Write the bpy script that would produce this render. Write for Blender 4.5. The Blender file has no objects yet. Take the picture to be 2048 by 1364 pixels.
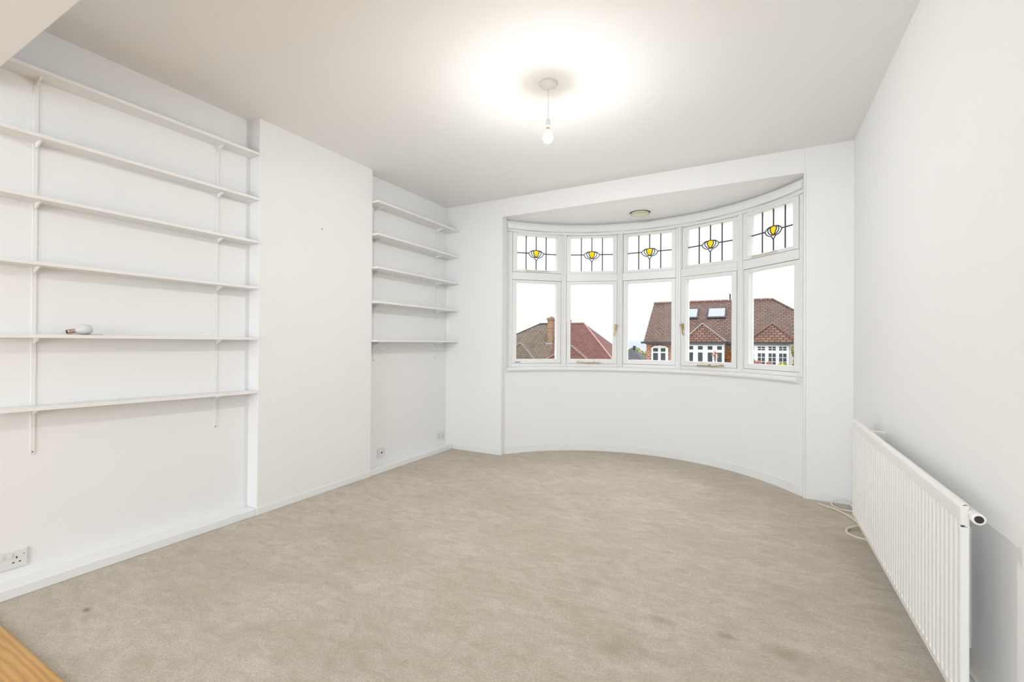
import bpy, bmesh, math, random
from mathutils import Vector, Matrix
random.seed(7)
R = math.radians
scn = bpy.context.scene
COL = scn.collection

# ------------------------------------------------------------------ camera
cam_data = bpy.data.cameras.new('camera')
cam_data.sensor_fit = 'HORIZONTAL'; cam_data.sensor_width = 36.0
cam_data.lens = 906.4 / 2048 * 36.0
cam_data.clip_start = 0.05; cam_data.clip_end = 1500
cam = bpy.data.objects.new('camera', cam_data); COL.objects.link(cam)
cam.matrix_world = Matrix(((0.8793357, -0.0030995, 0.4761922, 0),
                           (0.4761639, -0.0069994, -0.8793287, 0),
                           (0.0060585, 0.9999707, -0.0046790, 1.2),
                           (0, 0, 0, 1)))
scn.camera = cam

# ------------------------------------------------------------------ world: overcast sky, brighter towards the zenith
world = bpy.data.worlds.new('overcast_sky'); scn.world = world; world.use_nodes = True
wn = world.node_tree; wn.nodes.clear()
w_out = wn.nodes.new('ShaderNodeOutputWorld'); w_bg = wn.nodes.new('ShaderNodeBackground')
w_tc = wn.nodes.new('ShaderNodeTexCoord'); w_sep = wn.nodes.new('ShaderNodeSeparateXYZ')
w_r = wn.nodes.new('ShaderNodeValToRGB')
w_r.color_ramp.elements[0].position = 0.0; w_r.color_ramp.elements[0].color = (0.93, 0.955, 0.985, 1)
w_r.color_ramp.elements[1].position = 1.0; w_r.color_ramp.elements[1].color = (4.6, 4.7, 4.9, 1)
e_ = w_r.color_ramp.elements.new(0.28); e_.color = (1.34, 1.36, 1.40, 1)
wn.links.new(w_tc.outputs['Generated'], w_sep.inputs[0]); wn.links.new(w_sep.outputs['Z'], w_r.inputs[0])
wn.links.new(w_r.outputs[0], w_bg.inputs[0]); w_bg.inputs[1].default_value = 1.0
wn.links.new(w_bg.outputs[0], w_out.inputs[0])

# added fill light standing in for daylight, from an invented window behind the camera
def area_light(name, loc, rot, sx, sy, power, color):
    l = bpy.data.lights.new(name, 'AREA'); l.shape = 'RECTANGLE'; l.size = sx; l.size_y = sy
    l.energy = power; l.color = color
    o = bpy.data.objects.new(name, l); COL.objects.link(o); o.location = loc; o.rotation_euler = rot
    return o
area_light('added_rear_fill', (-1.25, -3.98, 1.45), (R(90), 0, 0), 2.5, 2.0, 118, (0.80, 0.90, 1.0))

# ------------------------------------------------------------------ colour management
scn.view_settings.view_transform = 'Standard'; scn.view_settings.look = 'None'
scn.view_settings.exposure = 0.16; scn.view_settings.gamma = 1.0
scn.view_settings.use_curve_mapping = False
BULB_STRENGTH = 1500

# ------------------------------------------------------------------ materials
def srgb(r, g, b):
    f = lambda c: (c/255/12.92) if c/255 <= 0.04045 else ((c/255+0.055)/1.055)**2.4
    return (f(r), f(g), f(b), 1)
MATS = {}
def new_mat(name):
    m = bpy.data.materials.new(name); m.use_nodes = True
    nt = m.node_tree; b = nt.nodes['Principled BSDF']; MATS[name] = m
    return m, nt, b
def mix_rgb(nt, fac, a, b):
    n = nt.nodes.new('ShaderNodeMix'); n.data_type = 'RGBA'
    if isinstance(fac, float): n.inputs[0].default_value = fac
    else: nt.links.new(fac, n.inputs[0])
    for s, v in ((6, a), (7, b)):
        if isinstance(v, tuple): n.inputs[s].default_value = v
        else: nt.links.new(v, n.inputs[s])
    return n.outputs[2]
def noise(nt, scale, detail=3, rough=0.5, vec=None, dist=0.0):
    n = nt.nodes.new('ShaderNodeTexNoise'); n.inputs['Scale'].default_value = scale
    n.inputs['Detail'].default_value = detail; n.inputs['Roughness'].default_value = rough
    n.inputs['Distortion'].default_value = dist
    if vec is None:
        tc = nt.nodes.new('ShaderNodeTexCoord'); vec = tc.outputs['Object']
    nt.links.new(vec, n.inputs['Vector'])
    return n.outputs[0]
def ramp(nt, fac, stops):
    n = nt.nodes.new('ShaderNodeValToRGB'); nt.links.new(fac, n.inputs[0])
    e = n.color_ramp.elements
    e[0].position, e[0].color = stops[0]; e[1].position, e[1].color = stops[1]
    for p, c in stops[2:]:
        x = e.new(p); x.color = c
    return n.outputs[0]
def bump(nt, b, h, strength, dist=0.002):
    n = nt.nodes.new('ShaderNodeBump'); n.inputs['Strength'].default_value = strength
    n.inputs['Distance'].default_value = dist
    nt.links.new(h, n.inputs['Height']); nt.links.new(n.outputs[0], b.inputs['Normal'])
def paint(name, c, rough=0.6, var=0.015, scale=1.5, bmp=0.05, bscale=60, metal=0.0):
    m, nt, b = new_mat(name)
    c2 = tuple(max(0, x*(1-var)) for x in c[:3]) + (1,)
    col = mix_rgb(nt, noise(nt, scale, 4), c2, c)
    nt.links.new(col, b.inputs['Base Color']); b.inputs['Roughness'].default_value = rough
    b.inputs['Metallic'].default_value = metal
    if bmp: bump(nt, b, noise(nt, bscale, 3), bmp)
    return m
WALL = paint('white_wall_paint', (0.895, 0.893, 0.885, 1), 0.75, 0.02, 1.2, 0.06, 45)
CEIL = paint('ceiling_paint', (0.915, 0.912, 0.905, 1), 0.85, 0.02, 1.0, 0.05, 40)
GLOSS = paint('white_gloss_woodwork', (0.88, 0.88, 0.87, 1), 0.35, 0.02, 4, 0.03, 30)
SHELF = paint('white_shelf_paint', (0.89, 0.885, 0.87, 1), 0.5, 0.03, 6, 0.04, 50)
RAD = paint('radiator_enamel', (0.86, 0.85, 0.815, 1), 0.35, 0.02, 3, 0.0)
PLASTIC = paint('white_plastic', (0.80, 0.80, 0.79, 1), 0.35, 0.01, 5, 0.0)
DARK = paint('dark_opening', (0.03, 0.03, 0.03, 1), 0.7, 0.2, 20, 0.0)
GREYDOT = paint('grey_screw_head', (0.30, 0.29, 0.27, 1), 0.5, 0.2, 40, 0.0)
BRASS = paint('aged_brass', (0.62, 0.47, 0.22, 1), 0.3, 0.3, 60, 0.05, 80, 0.9)
COPPER = paint('copper_lamp_cap', (0.75, 0.48, 0.36, 1), 0.3, 0.2, 60, 0.0, 80, 0.9)
STEEL = paint('dull_steel', (0.25, 0.25, 0.25, 1), 0.4, 0.2, 60, 0.0, 80, 0.8)
SLOT = paint('shadowed_slot_paint', (0.62, 0.61, 0.59, 1), 0.6, 0.1, 40, 0.0)
LEAD = paint('window_lead', (0.06, 0.055, 0.055, 1), 0.6, 0.3, 60, 0.0)
CREAM = paint('cream_plastic', (0.72, 0.69, 0.52, 1), 0.4, 0.08, 12, 0.0)
CABLE = paint('cream_cable_sheath', (0.72, 0.64, 0.50, 1), 0.5, 0.1, 25, 0.0)
CABLEW = paint('white_cable_sheath', (0.85, 0.84, 0.82, 1), 0.4, 0.05, 25, 0.0)
RENDER_ = paint('white_render', (0.518, 0.497, 0.462, 1), 0.8, 0.15, 2, 0.1, 10)
WFRAME = paint('white_window_frames_outside', (0.80, 0.80, 0.79, 1), 0.5, 0.05, 2, 0.0)
GUTTER = paint('dark_gutter', (0.045, 0.042, 0.04, 1), 0.5, 0.2, 3, 0.0)
DGLASS = paint('dark_window_glass', (0.070, 0.081, 0.087, 1), 0.12, 0.7, 1.2, 0.0)
SKYGL = paint('skylight_glass', (0.25, 0.275, 0.31, 1), 0.55, 0.1, 1.5, 0.0)
SLATE = paint('dark_slate', (0.044, 0.043, 0.047, 1), 0.7, 0.4, 2.5, 0.2, 6)
STONE = paint('pale_mortar_flashing', (0.369, 0.333, 0.309, 1), 0.8, 0.2, 5, 0.1)
TERRA = paint('terracotta_ridge', (0.212, 0.111, 0.081, 1), 0.7, 0.3, 4, 0.1)
BARK = paint('bark', (0.10, 0.07, 0.05, 1), 0.9, 0.4, 8, 0.3, 20)

def glass_mat(name, tint, gloss):
    m = bpy.data.materials.new(name); m.use_nodes = True; nt = m.node_tree; nt.nodes.clear()
    o = nt.nodes.new('ShaderNodeOutputMaterial'); t = nt.nodes.new('ShaderNodeBsdfTransparent')
    g = nt.nodes.new('ShaderNodeBsdfGlossy'); g.inputs['Roughness'].default_value = 0.02
    mx = nt.nodes.new('ShaderNodeMixShader'); fr = nt.nodes.new('ShaderNodeFresnel')
    fr.inputs['IOR'].default_value = gloss
    t.inputs[0].default_value = tint
    nt.links.new(fr.outputs[0], mx.inputs[0]); nt.links.new(t.outputs[0], mx.inputs[1])
    nt.links.new(g.outputs[0], mx.inputs[2]); nt.links.new(mx.outputs[0], o.inputs[0])
    return m
GLASS = glass_mat('clear_window_glass', (0.97, 0.975, 0.98, 1), 1.1)
YGLASS = glass_mat('yellow_stained_glass', (0.90, 0.77, 0.12, 1), 1.15)
PGLASS = glass_mat('clear_petal_glass', (0.95, 0.96, 0.95, 1), 1.15)
FROST = paint('frosted_bulb_glass', (0.72, 0.73, 0.72, 1), 0.35, 0.03, 10, 0.0)

def emis(name, col, s):
    m = bpy.data.materials.new(name); m.use_nodes = True; nt = m.node_tree; nt.nodes.clear()
    o = nt.nodes.new('ShaderNodeOutputMaterial'); e = nt.nodes.new('ShaderNodeEmission')
    e.inputs[0].default_value = col; e.inputs[1].default_value = s
    nt.links.new(e.outputs[0], o.inputs[0]); return m
LIT = emis('lit_bulb_dome', (0.985, 0.985, 0.985, 1), BULB_STRENGTH)
LITN = emis('lit_bulb_neck', (1.0, 0.95, 0.86, 1), 50)

# carpet
CARPET, nt, b = new_mat('beige_carpet')
tc = nt.nodes.new('ShaderNodeTexCoord'); mp = nt.nodes.new('ShaderNodeMapping')
mp.inputs['Rotation'].default_value = (0, 0, R(-28)); mp.inputs['Scale'].default_value = (1.0, 1.9, 1.0)
nt.links.new(tc.outputs['Object'], mp.inputs[0]); V = mp.outputs[0]
big = ramp(nt, noise(nt, 1.3, 5, 0.62, V, 0.6), [(0.32, (0, 0, 0, 1)), (0.68, (1, 1, 1, 1))])
mid = ramp(nt, noise(nt, 9, 5, 0.65, V, 0.8), [(0.30, (0, 0, 0, 1)), (0.66, (1, 1, 1, 1))])
fine = ramp(nt, noise(nt, 95, 4, 0.7, V, 0.3), [(0.33, (0, 0, 0, 1)), (0.62, (1, 1, 1, 1))])
c = mix_rgb(nt, big, (0.70, 0.62, 0.505, 1), (0.84, 0.775, 0.67, 1))
c = mix_rgb(nt, mid, mix_rgb(nt, 0.5, c, (0.46, 0.37, 0.26, 1)), c)
c = mix_rgb(nt, fine, mix_rgb(nt, 0.50, c, (0.33, 0.26, 0.19, 1)), c)
fleck = ramp(nt, noise(nt, 42, 5, 0.75, V, 1.5), [(0.60, (0, 0, 0, 1)), (0.72, (1, 1, 1, 1))])
c = mix_rgb(nt, fleck, c, mix_rgb(nt, 0.38, c, (0.25, 0.20, 0.15, 1)))
light = ramp(nt, noise(nt, 30, 5, 0.75, V, 1.0), [(0.58, (0, 0, 0, 1)), (0.70, (1, 1, 1, 1))])
c = mix_rgb(nt, light, c, mix_rgb(nt, 0.35, c, (0.90, 0.84, 0.74, 1)))
def stain(cx, cy, sx, sy, col, amt, c):
    s = nt.nodes.new('ShaderNodeMapping'); s.vector_type = 'POINT'
    s.inputs['Location'].default_value = (-cx/sx, -cy/sy, 0); s.inputs['Scale'].default_value = (1/sx, 1/sy, 1)
    nt.links.new(tc.outputs['Object'], s.inputs[0])
    add = nt.nodes.new('ShaderNodeVectorMath'); add.operation = 'ADD'
    nz = nt.nodes.new('ShaderNodeTexNoise'); nz.inputs['Scale'].default_value = 22
    nt.links.new(tc.outputs['Object'], nz.inputs[0])
    sc = nt.nodes.new('ShaderNodeVectorMath'); sc.operation = 'MULTIPLY_ADD'
    sc.inputs[1].default_value = (0.9, 0.9, 0); sc.inputs[2].default_value = (-0.45, -0.45, 0)
    nt.links.new(nz.outputs[1], sc.inputs[0])
    nt.links.new(s.outputs[0], add.inputs[0]); nt.links.new(sc.outputs[0], add.inputs[1])
    ln = nt.nodes.new('ShaderNodeVectorMath'); ln.operation = 'LENGTH'; nt.links.new(add.outputs[0], ln.inputs[0])
    f = ramp(nt, ln.outputs['Value'], [(0.2, (amt, amt, amt, 1)), (1.0, (0, 0, 0, 1))])
    return mix_rgb(nt, f, c, col)
c = stain(0.10, 2.06, 0.11, 0.06, (0.36, 0.28, 0.17, 1), 0.6, c)
c = stain(-2.62, 0.88, 0.040, 0.020, (0.24, 0.13, 0.06, 1), 0.75, c)
c = stain(-0.11, 2.07, 0.05, 0.03, (0.33, 0.26, 0.17, 1), 0.55, c)
c = stain(-0.36, 2.05, 0.08, 0.03, (0.36, 0.26, 0.17, 1), 0.45, c)
c = stain(-0.48, 1.80, 0.22, 0.12, (0.38, 0.30, 0.20, 1), 0.35, c)
c = stain(-0.74, 2.20, 0.10, 0.05, (0.36, 0.28, 0.19, 1), 0.35, c)
c = stain(-1.39, 1.26, 0.35, 0.20, (0.40, 0.32, 0.22, 1), 0.25, c)
nt.links.new(c, b.inputs['Base Color']); b.inputs['Roughness'].default_value = 0.95
b.inputs['Specular IOR Level'].default_value = 0.1
b.inputs['Sheen Weight'].default_value = 0.15
hm = nt.nodes.new('ShaderNodeMath'); hm.operation = 'ADD'
nt.links.new(noise(nt, 160, 4, 0.7, V), hm.inputs[0]); nt.links.new(noise(nt, 14, 3, 0.6, V), hm.inputs[1])
bump(nt, b, hm.outputs[0], 0.75, 0.008)

# pine boards (grain along X)
PINE, nt, b = new_mat('varnished_pine')
tc = nt.nodes.new('ShaderNodeTexCoord'); mp = nt.nodes.new('ShaderNodeMapping')
mp.inputs['Scale'].default_value = (0.22, 1.6, 1.0); nt.links.new(tc.outputs['Object'], mp.inputs[0])
wv = nt.nodes.new('ShaderNodeTexWave'); wv.wave_type = 'BANDS'; wv.bands_direction = 'Y'
wv.inputs['Scale'].default_value = 9; wv.inputs['Distortion'].default_value = 5.5
wv.inputs['Detail'].default_value = 3; wv.inputs['Detail Scale'].default_value = 1.3
nt.links.new(mp.outputs[0], wv.inputs[0])
c = mix_rgb(nt, wv.outputs[0], (0.42, 0.215, 0.050, 1), (0.60, 0.33, 0.088, 1))
c = mix_rgb(nt, noise(nt, 3, 3), c, mix_rgb(nt, 0.35, c, (0.75, 0.42, 0.16, 1)))
nt.links.new(c, b.inputs['Base Color']); b.inputs['Roughness'].default_value = 0.35

# brick / tile (mapped in metres by UV)
def brick_mat(name, c1, c2, mortar, bw, bh, ms, rough=0.85, bmp=0.4, tone=None):
    m, nt, b = new_mat(name)
    uv = nt.nodes.new('ShaderNodeUVMap')
    n = nt.nodes.new('ShaderNodeTexBrick'); nt.links.new(uv.outputs[0], n.inputs[0])
    n.inputs['Color1'].default_value = c1; n.inputs['Color2'].default_value = c2; n.inputs['Mortar'].default_value = mortar
    n.inputs['Scale'].default_value = 1.0; n.inputs['Brick Width'].default_value = bw; n.inputs['Row Height'].default_value = bh
    n.inputs['Mortar Size'].default_value = ms; n.inputs['Mortar Smooth'].default_value = 0.2; n.inputs['Bias'].default_value = 0.0
    col = n.outputs[0]
    if tone:
        col = mix_rgb(nt, ramp(nt, noise(nt, tone[1], 5, 0.6), [(0.35, (0, 0, 0, 1)), (0.65, (1, 1, 1, 1))]), col,
                      mix_rgb(nt, 0.55, col, tone[0]))
    nt.links.new(col, b.inputs['Base Color']); b.inputs['Roughness'].default_value = rough
    bump(nt, b, n.outputs[1], bmp, -0.02)
    return m
BRICK = brick_mat('red_brick', (0.250, 0.073, 0.035, 1), (0.345, 0.130, 0.064, 1), (0.393, 0.305, 0.236, 1), 0.26, 0.12, 0.024)
CHIMB = brick_mat('orange_stock_brick', (0.238, 0.101, 0.033, 1), (0.333, 0.173, 0.065, 1), (0.250, 0.202, 0.161, 1), 0.30, 0.15, 0.03)
TILEA = brick_mat('brown_roof_tiles', (0.082, 0.040, 0.026, 1), (0.163, 0.085, 0.054, 1), (0.026, 0.014, 0.011, 1), 0.26, 0.17, 0.030,
                  tone=((0.094, 0.068, 0.053, 1), 0.9))
TILEB = brick_mat('weathered_roof_tiles', (0.090, 0.063, 0.040, 1), (0.161, 0.113, 0.071, 1), (0.038, 0.027, 0.020, 1), 0.34, 0.21, 0.028,
                  tone=((0.098, 0.077, 0.058, 1), 0.8))
TILER = brick_mat('red_roof_tiles', (0.095, 0.031, 0.023, 1), (0.147, 0.051, 0.038, 1), (0.044, 0.016, 0.013, 1), 0.34, 0.21, 0.026,
                  tone=((0.115, 0.050, 0.038, 1), 0.8))
TILEG = brick_mat('orange_gable_tiles', (0.123, 0.059, 0.038, 1), (0.199, 0.105, 0.067, 1), (0.046, 0.023, 0.016, 1), 0.26, 0.17, 0.028)
def leafy(name, cols, scale=7):
    m, nt, b = new_mat(name)
    st = [(i/(len(cols)-1)*0.5+0.25, c) for i, c in enumerate(cols)]
    nt.links.new(ramp(nt, noise(nt, scale, 3), st), b.inputs['Base Color']); b.inputs['Roughness'].default_value = 0.8
    return m
LEAF_Y = leafy('yellow_green_leaves', [(0.175, 0.210, 0.028, 1), (0.434, 0.434, 0.042, 1), (0.245, 0.294, 0.056, 1)])
LEAF_O = leafy('orange_red_leaves', [(0.420, 0.084, 0.028, 1), (0.490, 0.210, 0.070, 1), (0.245, 0.175, 0.056, 1)])
LEAF_P = leafy('pink_red_leaves', [(0.490, 0.210, 0.175, 1), (0.315, 0.098, 0.070, 1), (0.420, 0.350, 0.245, 1)])
LEAF_H = leafy('autumn_hedge_leaves', [(0.168, 0.185, 0.067, 1), (0.308, 0.280, 0.101, 1), (0.196, 0.140, 0.056, 1)], 1.2)
HILL = leafy('hazy_hill', [(0.148, 0.172, 0.180, 1), (0.225, 0.246, 0.265, 1), (0.164, 0.189, 0.180, 1)], 0.05)  # distance haze is put into these grey-blue hill colours
GROUND = leafy('pale_bounce_ground', [(0.40, 0.41, 0.34, 1), (0.48, 0.47, 0.44, 1), (0.36, 0.40, 0.28, 1)], 0.15)  # unseen ground, made pale to bounce daylight up into the room

# ------------------------------------------------------------------ mesh helpers
def prop(o, label=None, cat=None, group=None, kind=None):
    if label: o['label'] = label
    if cat: o['category'] = cat
    if group: o['group'] = group
    if kind: o['kind'] = kind
    return o
def link(name, me, mat, parent=None, bevel=0, smooth=False, seg=2):
    o = bpy.data.objects.new(name, me); COL.objects.link(o)
    if mat: me.materials.append(mat)
    if parent: o.parent = parent
    if smooth:
        me.polygons.foreach_set('use_smooth', [True]*len(me.polygons))
    if bevel:
        md = o.modifiers.new('bevel', 'BEVEL'); md.width = bevel; md.segments = seg; md.limit_method = 'ANGLE'
        md.angle_limit = R(35)
    return o
def empty(name, loc=(0, 0, 0), parent=None, mw=None):
    o = bpy.data.objects.new(name, None); COL.objects.link(o)
    if mw: o.matrix_world = mw
    else: o.location = loc
    o.empty_display_size = 0.05
    if parent: o.parent = parent
    return o
class MB:
    def __init__(s): s.v = []; s.f = []; s.uv = None
    def box(s, x0, x1, y0, y1, z0, z1):
        n = len(s.v)
        s.v += [(x, y, z) for z in (z0, z1) for y in (y0, y1) for x in (x0, x1)]
        s.f += [tuple(n+i for i in q) for q in ((0, 2, 3, 1), (4, 5, 7, 6), (0, 1, 5, 4), (2, 6, 7, 3), (0, 4, 6, 2), (1, 3, 7, 5))]
        return s
    def prism(s, pts, z0, z1, M=None):      # ccw outline in xy extruded along z, M maps
        n = len(s.v); k = len(pts)
        vs = [Vector((x, y, z)) for z in (z0, z1) for x, y in pts]
        if M: vs = [M @ v for v in vs]
        s.v += [tuple(v) for v in vs]
        s.f.append(tuple(n+k-1-i for i in range(k))); s.f.append(tuple(n+k+i for i in range(k)))
        s.f += [(n+i, n+(i+1) % k, n+k+(i+1) % k, n+k+i) for i in range(k)]
        return s
    def lathe(s, prof, M=None, seg=24, closed=True):   # prof [(r,z)]
        n = len(s.v)
        for r, z in prof:
            for i in range(seg):
                a = 2*math.pi*i/seg; v = Vector((r*math.cos(a), r*math.sin(a), z))
                s.v.append(tuple(M @ v if M else v))
        for j in range(len(prof)-1):
            for i in range(seg):
                a = n+j*seg+i; b = n+j*seg+(i+1) % seg
                s.f.append((a, b, b+seg, a+seg))
        if closed:
            s.f.append(tuple(n+seg-1-i for i in range(seg)))
            e = n+(len(prof)-1)*seg; s.f.append(tuple(e+i for i in range(seg)))
        return s
    def tube(s, pts, r, seg=8):
        pts = [Vector(p) for p in pts]; n0 = len(s.v); k = len(pts)
        up = Vector((0, 0, 1))
        for i, p in enumerate(pts):
            t = (pts[min(i+1, k-1)]-pts[max(i-1, 0)]).normalized()
            if abs(t.dot(up)) > 0.98: up = Vector((1, 0, 0))
            a = t.cross(up).normalized(); b = t.cross(a).normalized(); up = -b if b.dot(up) < 0 else b
            up = a.cross(t).normalized()
            for j in range(seg):
                th = 2*math.pi*j/seg
                s.v.append(tuple(p + a*math.cos(th)*r + up*math.sin(th)*r))
        for i in range(k-1):
            for j in range(seg):
                a = n0+i*seg+j; b = n0+i*seg+(j+1) % seg
                s.f.append((a, b, b+seg, a+seg))
        s.f.append(tuple(n0+seg-1-j for j in range(seg))); e = n0+(k-1)*seg
        s.f.append(tuple(e+j for j in range(seg)))
        return s
    def arc(s, r0, r1, a0, a1, z0, z1, n=48, c=None):
        cx, cy = c or (BX, BY); m = len(s.v)
        for i in range(n+1):
            a = R(a0+(a1-a0)*i/n); sx, sy = math.sin(a), math.cos(a)
            for r, z in ((r0, z0), (r1, z0), (r1, z1), (r0, z1)):
                s.v.append((cx+r*sx, cy+r*sy, z))
        for i in range(n):
            for j in range(4):
                a = m+i*4+j; b = m+i*4+(j+1) % 4
                s.f.append((a, b, b+4, a+4))
        s.f.append((m, m+3, m+2, m+1)); e = m+n*4; s.f.append((e, e+1, e+2, e+3))
        return s
    def build(s, name, mat, parent=None, bevel=0, smooth=False, seg=2, uv=False):
        me = bpy.data.meshes.new(name); me.from_pydata(s.v, [], s.f)
        bm = bmesh.new(); bm.from_mesh(me); bmesh.ops.recalc_face_normals(bm, faces=bm.faces)
        if uv:
            l = bm.loops.layers.uv.new('UVMap')
            for f in bm.faces:
                nrm = f.normal
                u = Vector((-nrm.y, nrm.x, 0))
                if u.length < 1e-3: u = Vector((1, 0, 0))
                u.normalize(); w = nrm.cross(u)
                for lp in f.loops: lp[l].uv = (lp.vert.co.dot(u), lp.vert.co.dot(w))
        bm.to_mesh(me); bm.free()
        return link(name, me, mat, parent, bevel, smooth, seg)
def struct(o): o['kind'] = 'structure'; return o
def slab(name, pts, th, mat, parent, uv=True):  # polygon in space with thickness th behind its normal (downwards/backwards)
    p = [Vector(q) for q in pts]; n = (p[1]-p[0]).cross(p[2]-p[0]).normalized()
    if n.z < 0 or (abs(n.z) < 1e-6 and n.y > 0): n = -n
    mb = MB(); k = len(p)
    mb.v = [tuple(q) for q in p] + [tuple(q-n*th) for q in p]
    mb.f = [tuple(range(k)), tuple(range(2*k-1, k-1, -1))] + [(i, (i+1) % k, k+(i+1) % k, k+i) for i in range(k)]
    return mb.build(name, mat, parent, uv=uv)

# ------------------------------------------------------------------ room measures
BX, BY, BR = -1.052, 3.42, 1.60       # centre and radius of the bow
H = 2.743; YB = 4.21
XB = -3.031; XW = -3.137; XR = 0.635
Y1, Y2 = 1.916, 2.964                 # chimney breast
XJ0, XJ1 = -2.407, 0.324              # bay opening
ZS = 2.551                            # bay soffit
YO = 0.655                            # line where the carpet stops

def arcpts(r, a0, a1, n=40):
    return [(BX+r*math.sin(R(a0+(a1-a0)*i/n)), BY+r*math.cos(R(a0+(a1-a0)*i/n))) for i in range(n+1)]

# floor
floor_pts = [(-3.25, YO), (0.75, YO), (0.75, 4.30)] + arcpts(1.66, 57, -57) + [(-3.25, 4.30)]
struct(MB().prism(floor_pts, -0.12, 0.0).build('floor', CARPET))
fb = struct(empty('floor_boards', (0, 0, 0)))
fb['label'] = 'varnished pine floorboards of the room behind the carpet edge'
y = YO
for i in range(36):
    w = 0.125
    MB().box(-3.25, 0.75, y-w+0.0015, y-0.0015, -0.012, 0.012 if i else 0.014).build('plank', PINE, fb, bevel=0.002)
    y -= w
MB().box(-3.25, 0.75, y, YO, -0.12, -0.012).build('subfloor', PINE, fb)
# ceiling
struct(MB().box(-3.3, 0.8, -4.0, 4.5, H, H+0.2).build('ceiling', CEIL))
# left wall and chimney breast
struct(MB().box(-3.40, XW, -4.0, 4.6, -0.1, H+0.05).build('wall_left', WALL))
struct(MB().box(XW-0.02, XB, Y1, Y2, -0.05, H+0.02).build('wall_chimney_breast', WALL, bevel=0.006))
struct(MB().box(XR, XR+0.25, -4.0, 4.6, -0.1, H+0.05).build('wall_right', WALL))
# back wall with bay opening
wb = MB().box(XW-0.02, XJ0, YB, YB+0.10, -0.05, H+0.02).box(XJ1, XR+0.02, YB, YB+0.10, -0.05, H+0.02)
wb.box(XJ0-0.001, XJ1+0.001, YB, YB+0.10, ZS, H+0.02)
struct(wb.build('wall_back', WALL, bevel=0.004))
wbo = MB().box(-3.40, -2.50, YB+0.09, YB+0.35, -0.1, H+0.05).box(0.40, 0.9, YB+0.09, YB+0.35, -0.1, H+0.05)
struct(wbo.build('wall_outer', RENDER_))
# curved wall beneath the windows
struct(MB().arc(BR, 1.88, -58.5, 58.8, -0.15, 0.90, 60).build('wall_bay', WALL, smooth=False))
bpy.data.objects['wall_bay'].data.polygons.foreach_set('use_smooth', [True]*len(bpy.data.objects['wall_bay'].data.polygons))
bpy.data.objects['wall_bay'].modifiers.new('es', 'EDGE_SPLIT').split_angle = R(30)
# bay ceiling slab and head above the windows
bc = MB().prism([(XJ0-0.15, YB+0.0995), (XJ1+0.15, YB+0.0995)] + arcpts(1.95, 58, -58), ZS, H)
struct(bc.build('ceiling_bay', CEIL))
hd = MB().arc(1.655, 1.90, -59, 59.3, 2.437, 2.60, 60)
o = struct(hd.build('wall_bay_head', GLOSS, smooth=True)); o.modifiers.new('es', 'EDGE_SPLIT').split_angle = R(30)
# curved rail above the windows
o = struct(MB().arc(1.618, 1.68, -56.4, 57.0, 2.462, 2.508, 60).arc(1.628, 1.68, -56.4, 57.0, 2.508, 2.53, 60).build('trim_1', GLOSS, smooth=True))
o.modifiers.new('es', 'EDGE_SPLIT').split_angle = R(30)
# corner beads of the bay opening
struct(MB().box(XJ0-0.008, XJ0+0.006, YB-0.006, YB+0.10, 0, ZS).build('trim_2', GLOSS, bevel=0.004))
struct(MB().box(XJ1-0.006, XJ1+0.008, YB-0.006, YB+0.10, 0, ZS).build('trim_3', GLOSS, bevel=0.004))
# window board
sill = MB()
prof = [(1.565, 0.905), (1.572, 0.897), (1.585, 0.894), (1.84, 0.894), (1.84, 0.935), (1.580, 0.935), (1.569, 0.930), (1.565, 0.920)]
k = len(prof); n = 72
for i in range(n+1):
    a = R(-57.0+(57.6+57.0)*i/n)
    for r, z in prof: sill.v.append((BX+r*math.sin(a), BY+r*math.cos(a), z))
for i in range(n):
    for j in range(k):
        a_ = i*k+j; b_ = i*k+(j+1) % k; sill.f.append((a_, b_, b_+k, a_+k))
sill.f.append(tuple(range(k))); sill.f.append(tuple(n*k+j for j in range(k)))
o = struct(sill.build('trim_4', GLOSS, smooth=True)); o.modifiers.new('es', 'EDGE_SPLIT').split_angle = R(50)
o['label'] = 'curved white window board under the five bay windows'
# baseboards
struct(MB().box(XW, XB-0.003, 0.66, Y1, 0, 0.050).build('baseboard_left', GLOSS, bevel=0.004))
struct(MB().box(XW, XB-0.003, Y2, YB, 0, 0.050).build('baseboard_left_far', GLOSS, bevel=0.004))
struct(MB().box(XB-0.003, XB+0.004, Y1, Y2, 0, 0.055).build('baseboard_breast', GLOSS, bevel=0.004))
struct(MB().box(XB-0.004, XJ0-0.008, YB-0.004, YB, 0, 0.055).box(XJ1+0.008, XR, YB-0.004, YB, 0, 0.055).build('baseboard_back', GLOSS, bevel=0.004))
o = struct(MB().arc(1.592, 1.605, -57.6, 57.6, 0, 0.072, 60).build('baseboard_bay', GLOSS, smooth=True)); o.modifiers.new('es', 'EDGE_SPLIT').split_angle = R(40)
struct(MB().box(XR-0.014, XR, 0.66, YB, 0, 0.09).build('baseboard_right', GLOSS, bevel=0.004))
# beam over the opening between the two halves of the room
struct(MB().box(XW-0.02, XR+0.02, 0.36, 0.668, 2.39, H+0.02).build('trim_beam', WALL, bevel=0.004))
# rear half of the room, behind the camera
rw = MB().box(-3.3, -2.55, -4.1, -3.85, -0.1, H).box(0.05, 0.8, -4.1, -3.85, -0.1, H).box(-2.56, 0.06, -4.1, -3.85, -0.1, 0.42).box(-2.56, 0.06, -4.1, -3.85, 2.45, H)
struct(rw.build('wall_rear', WALL))

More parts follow.
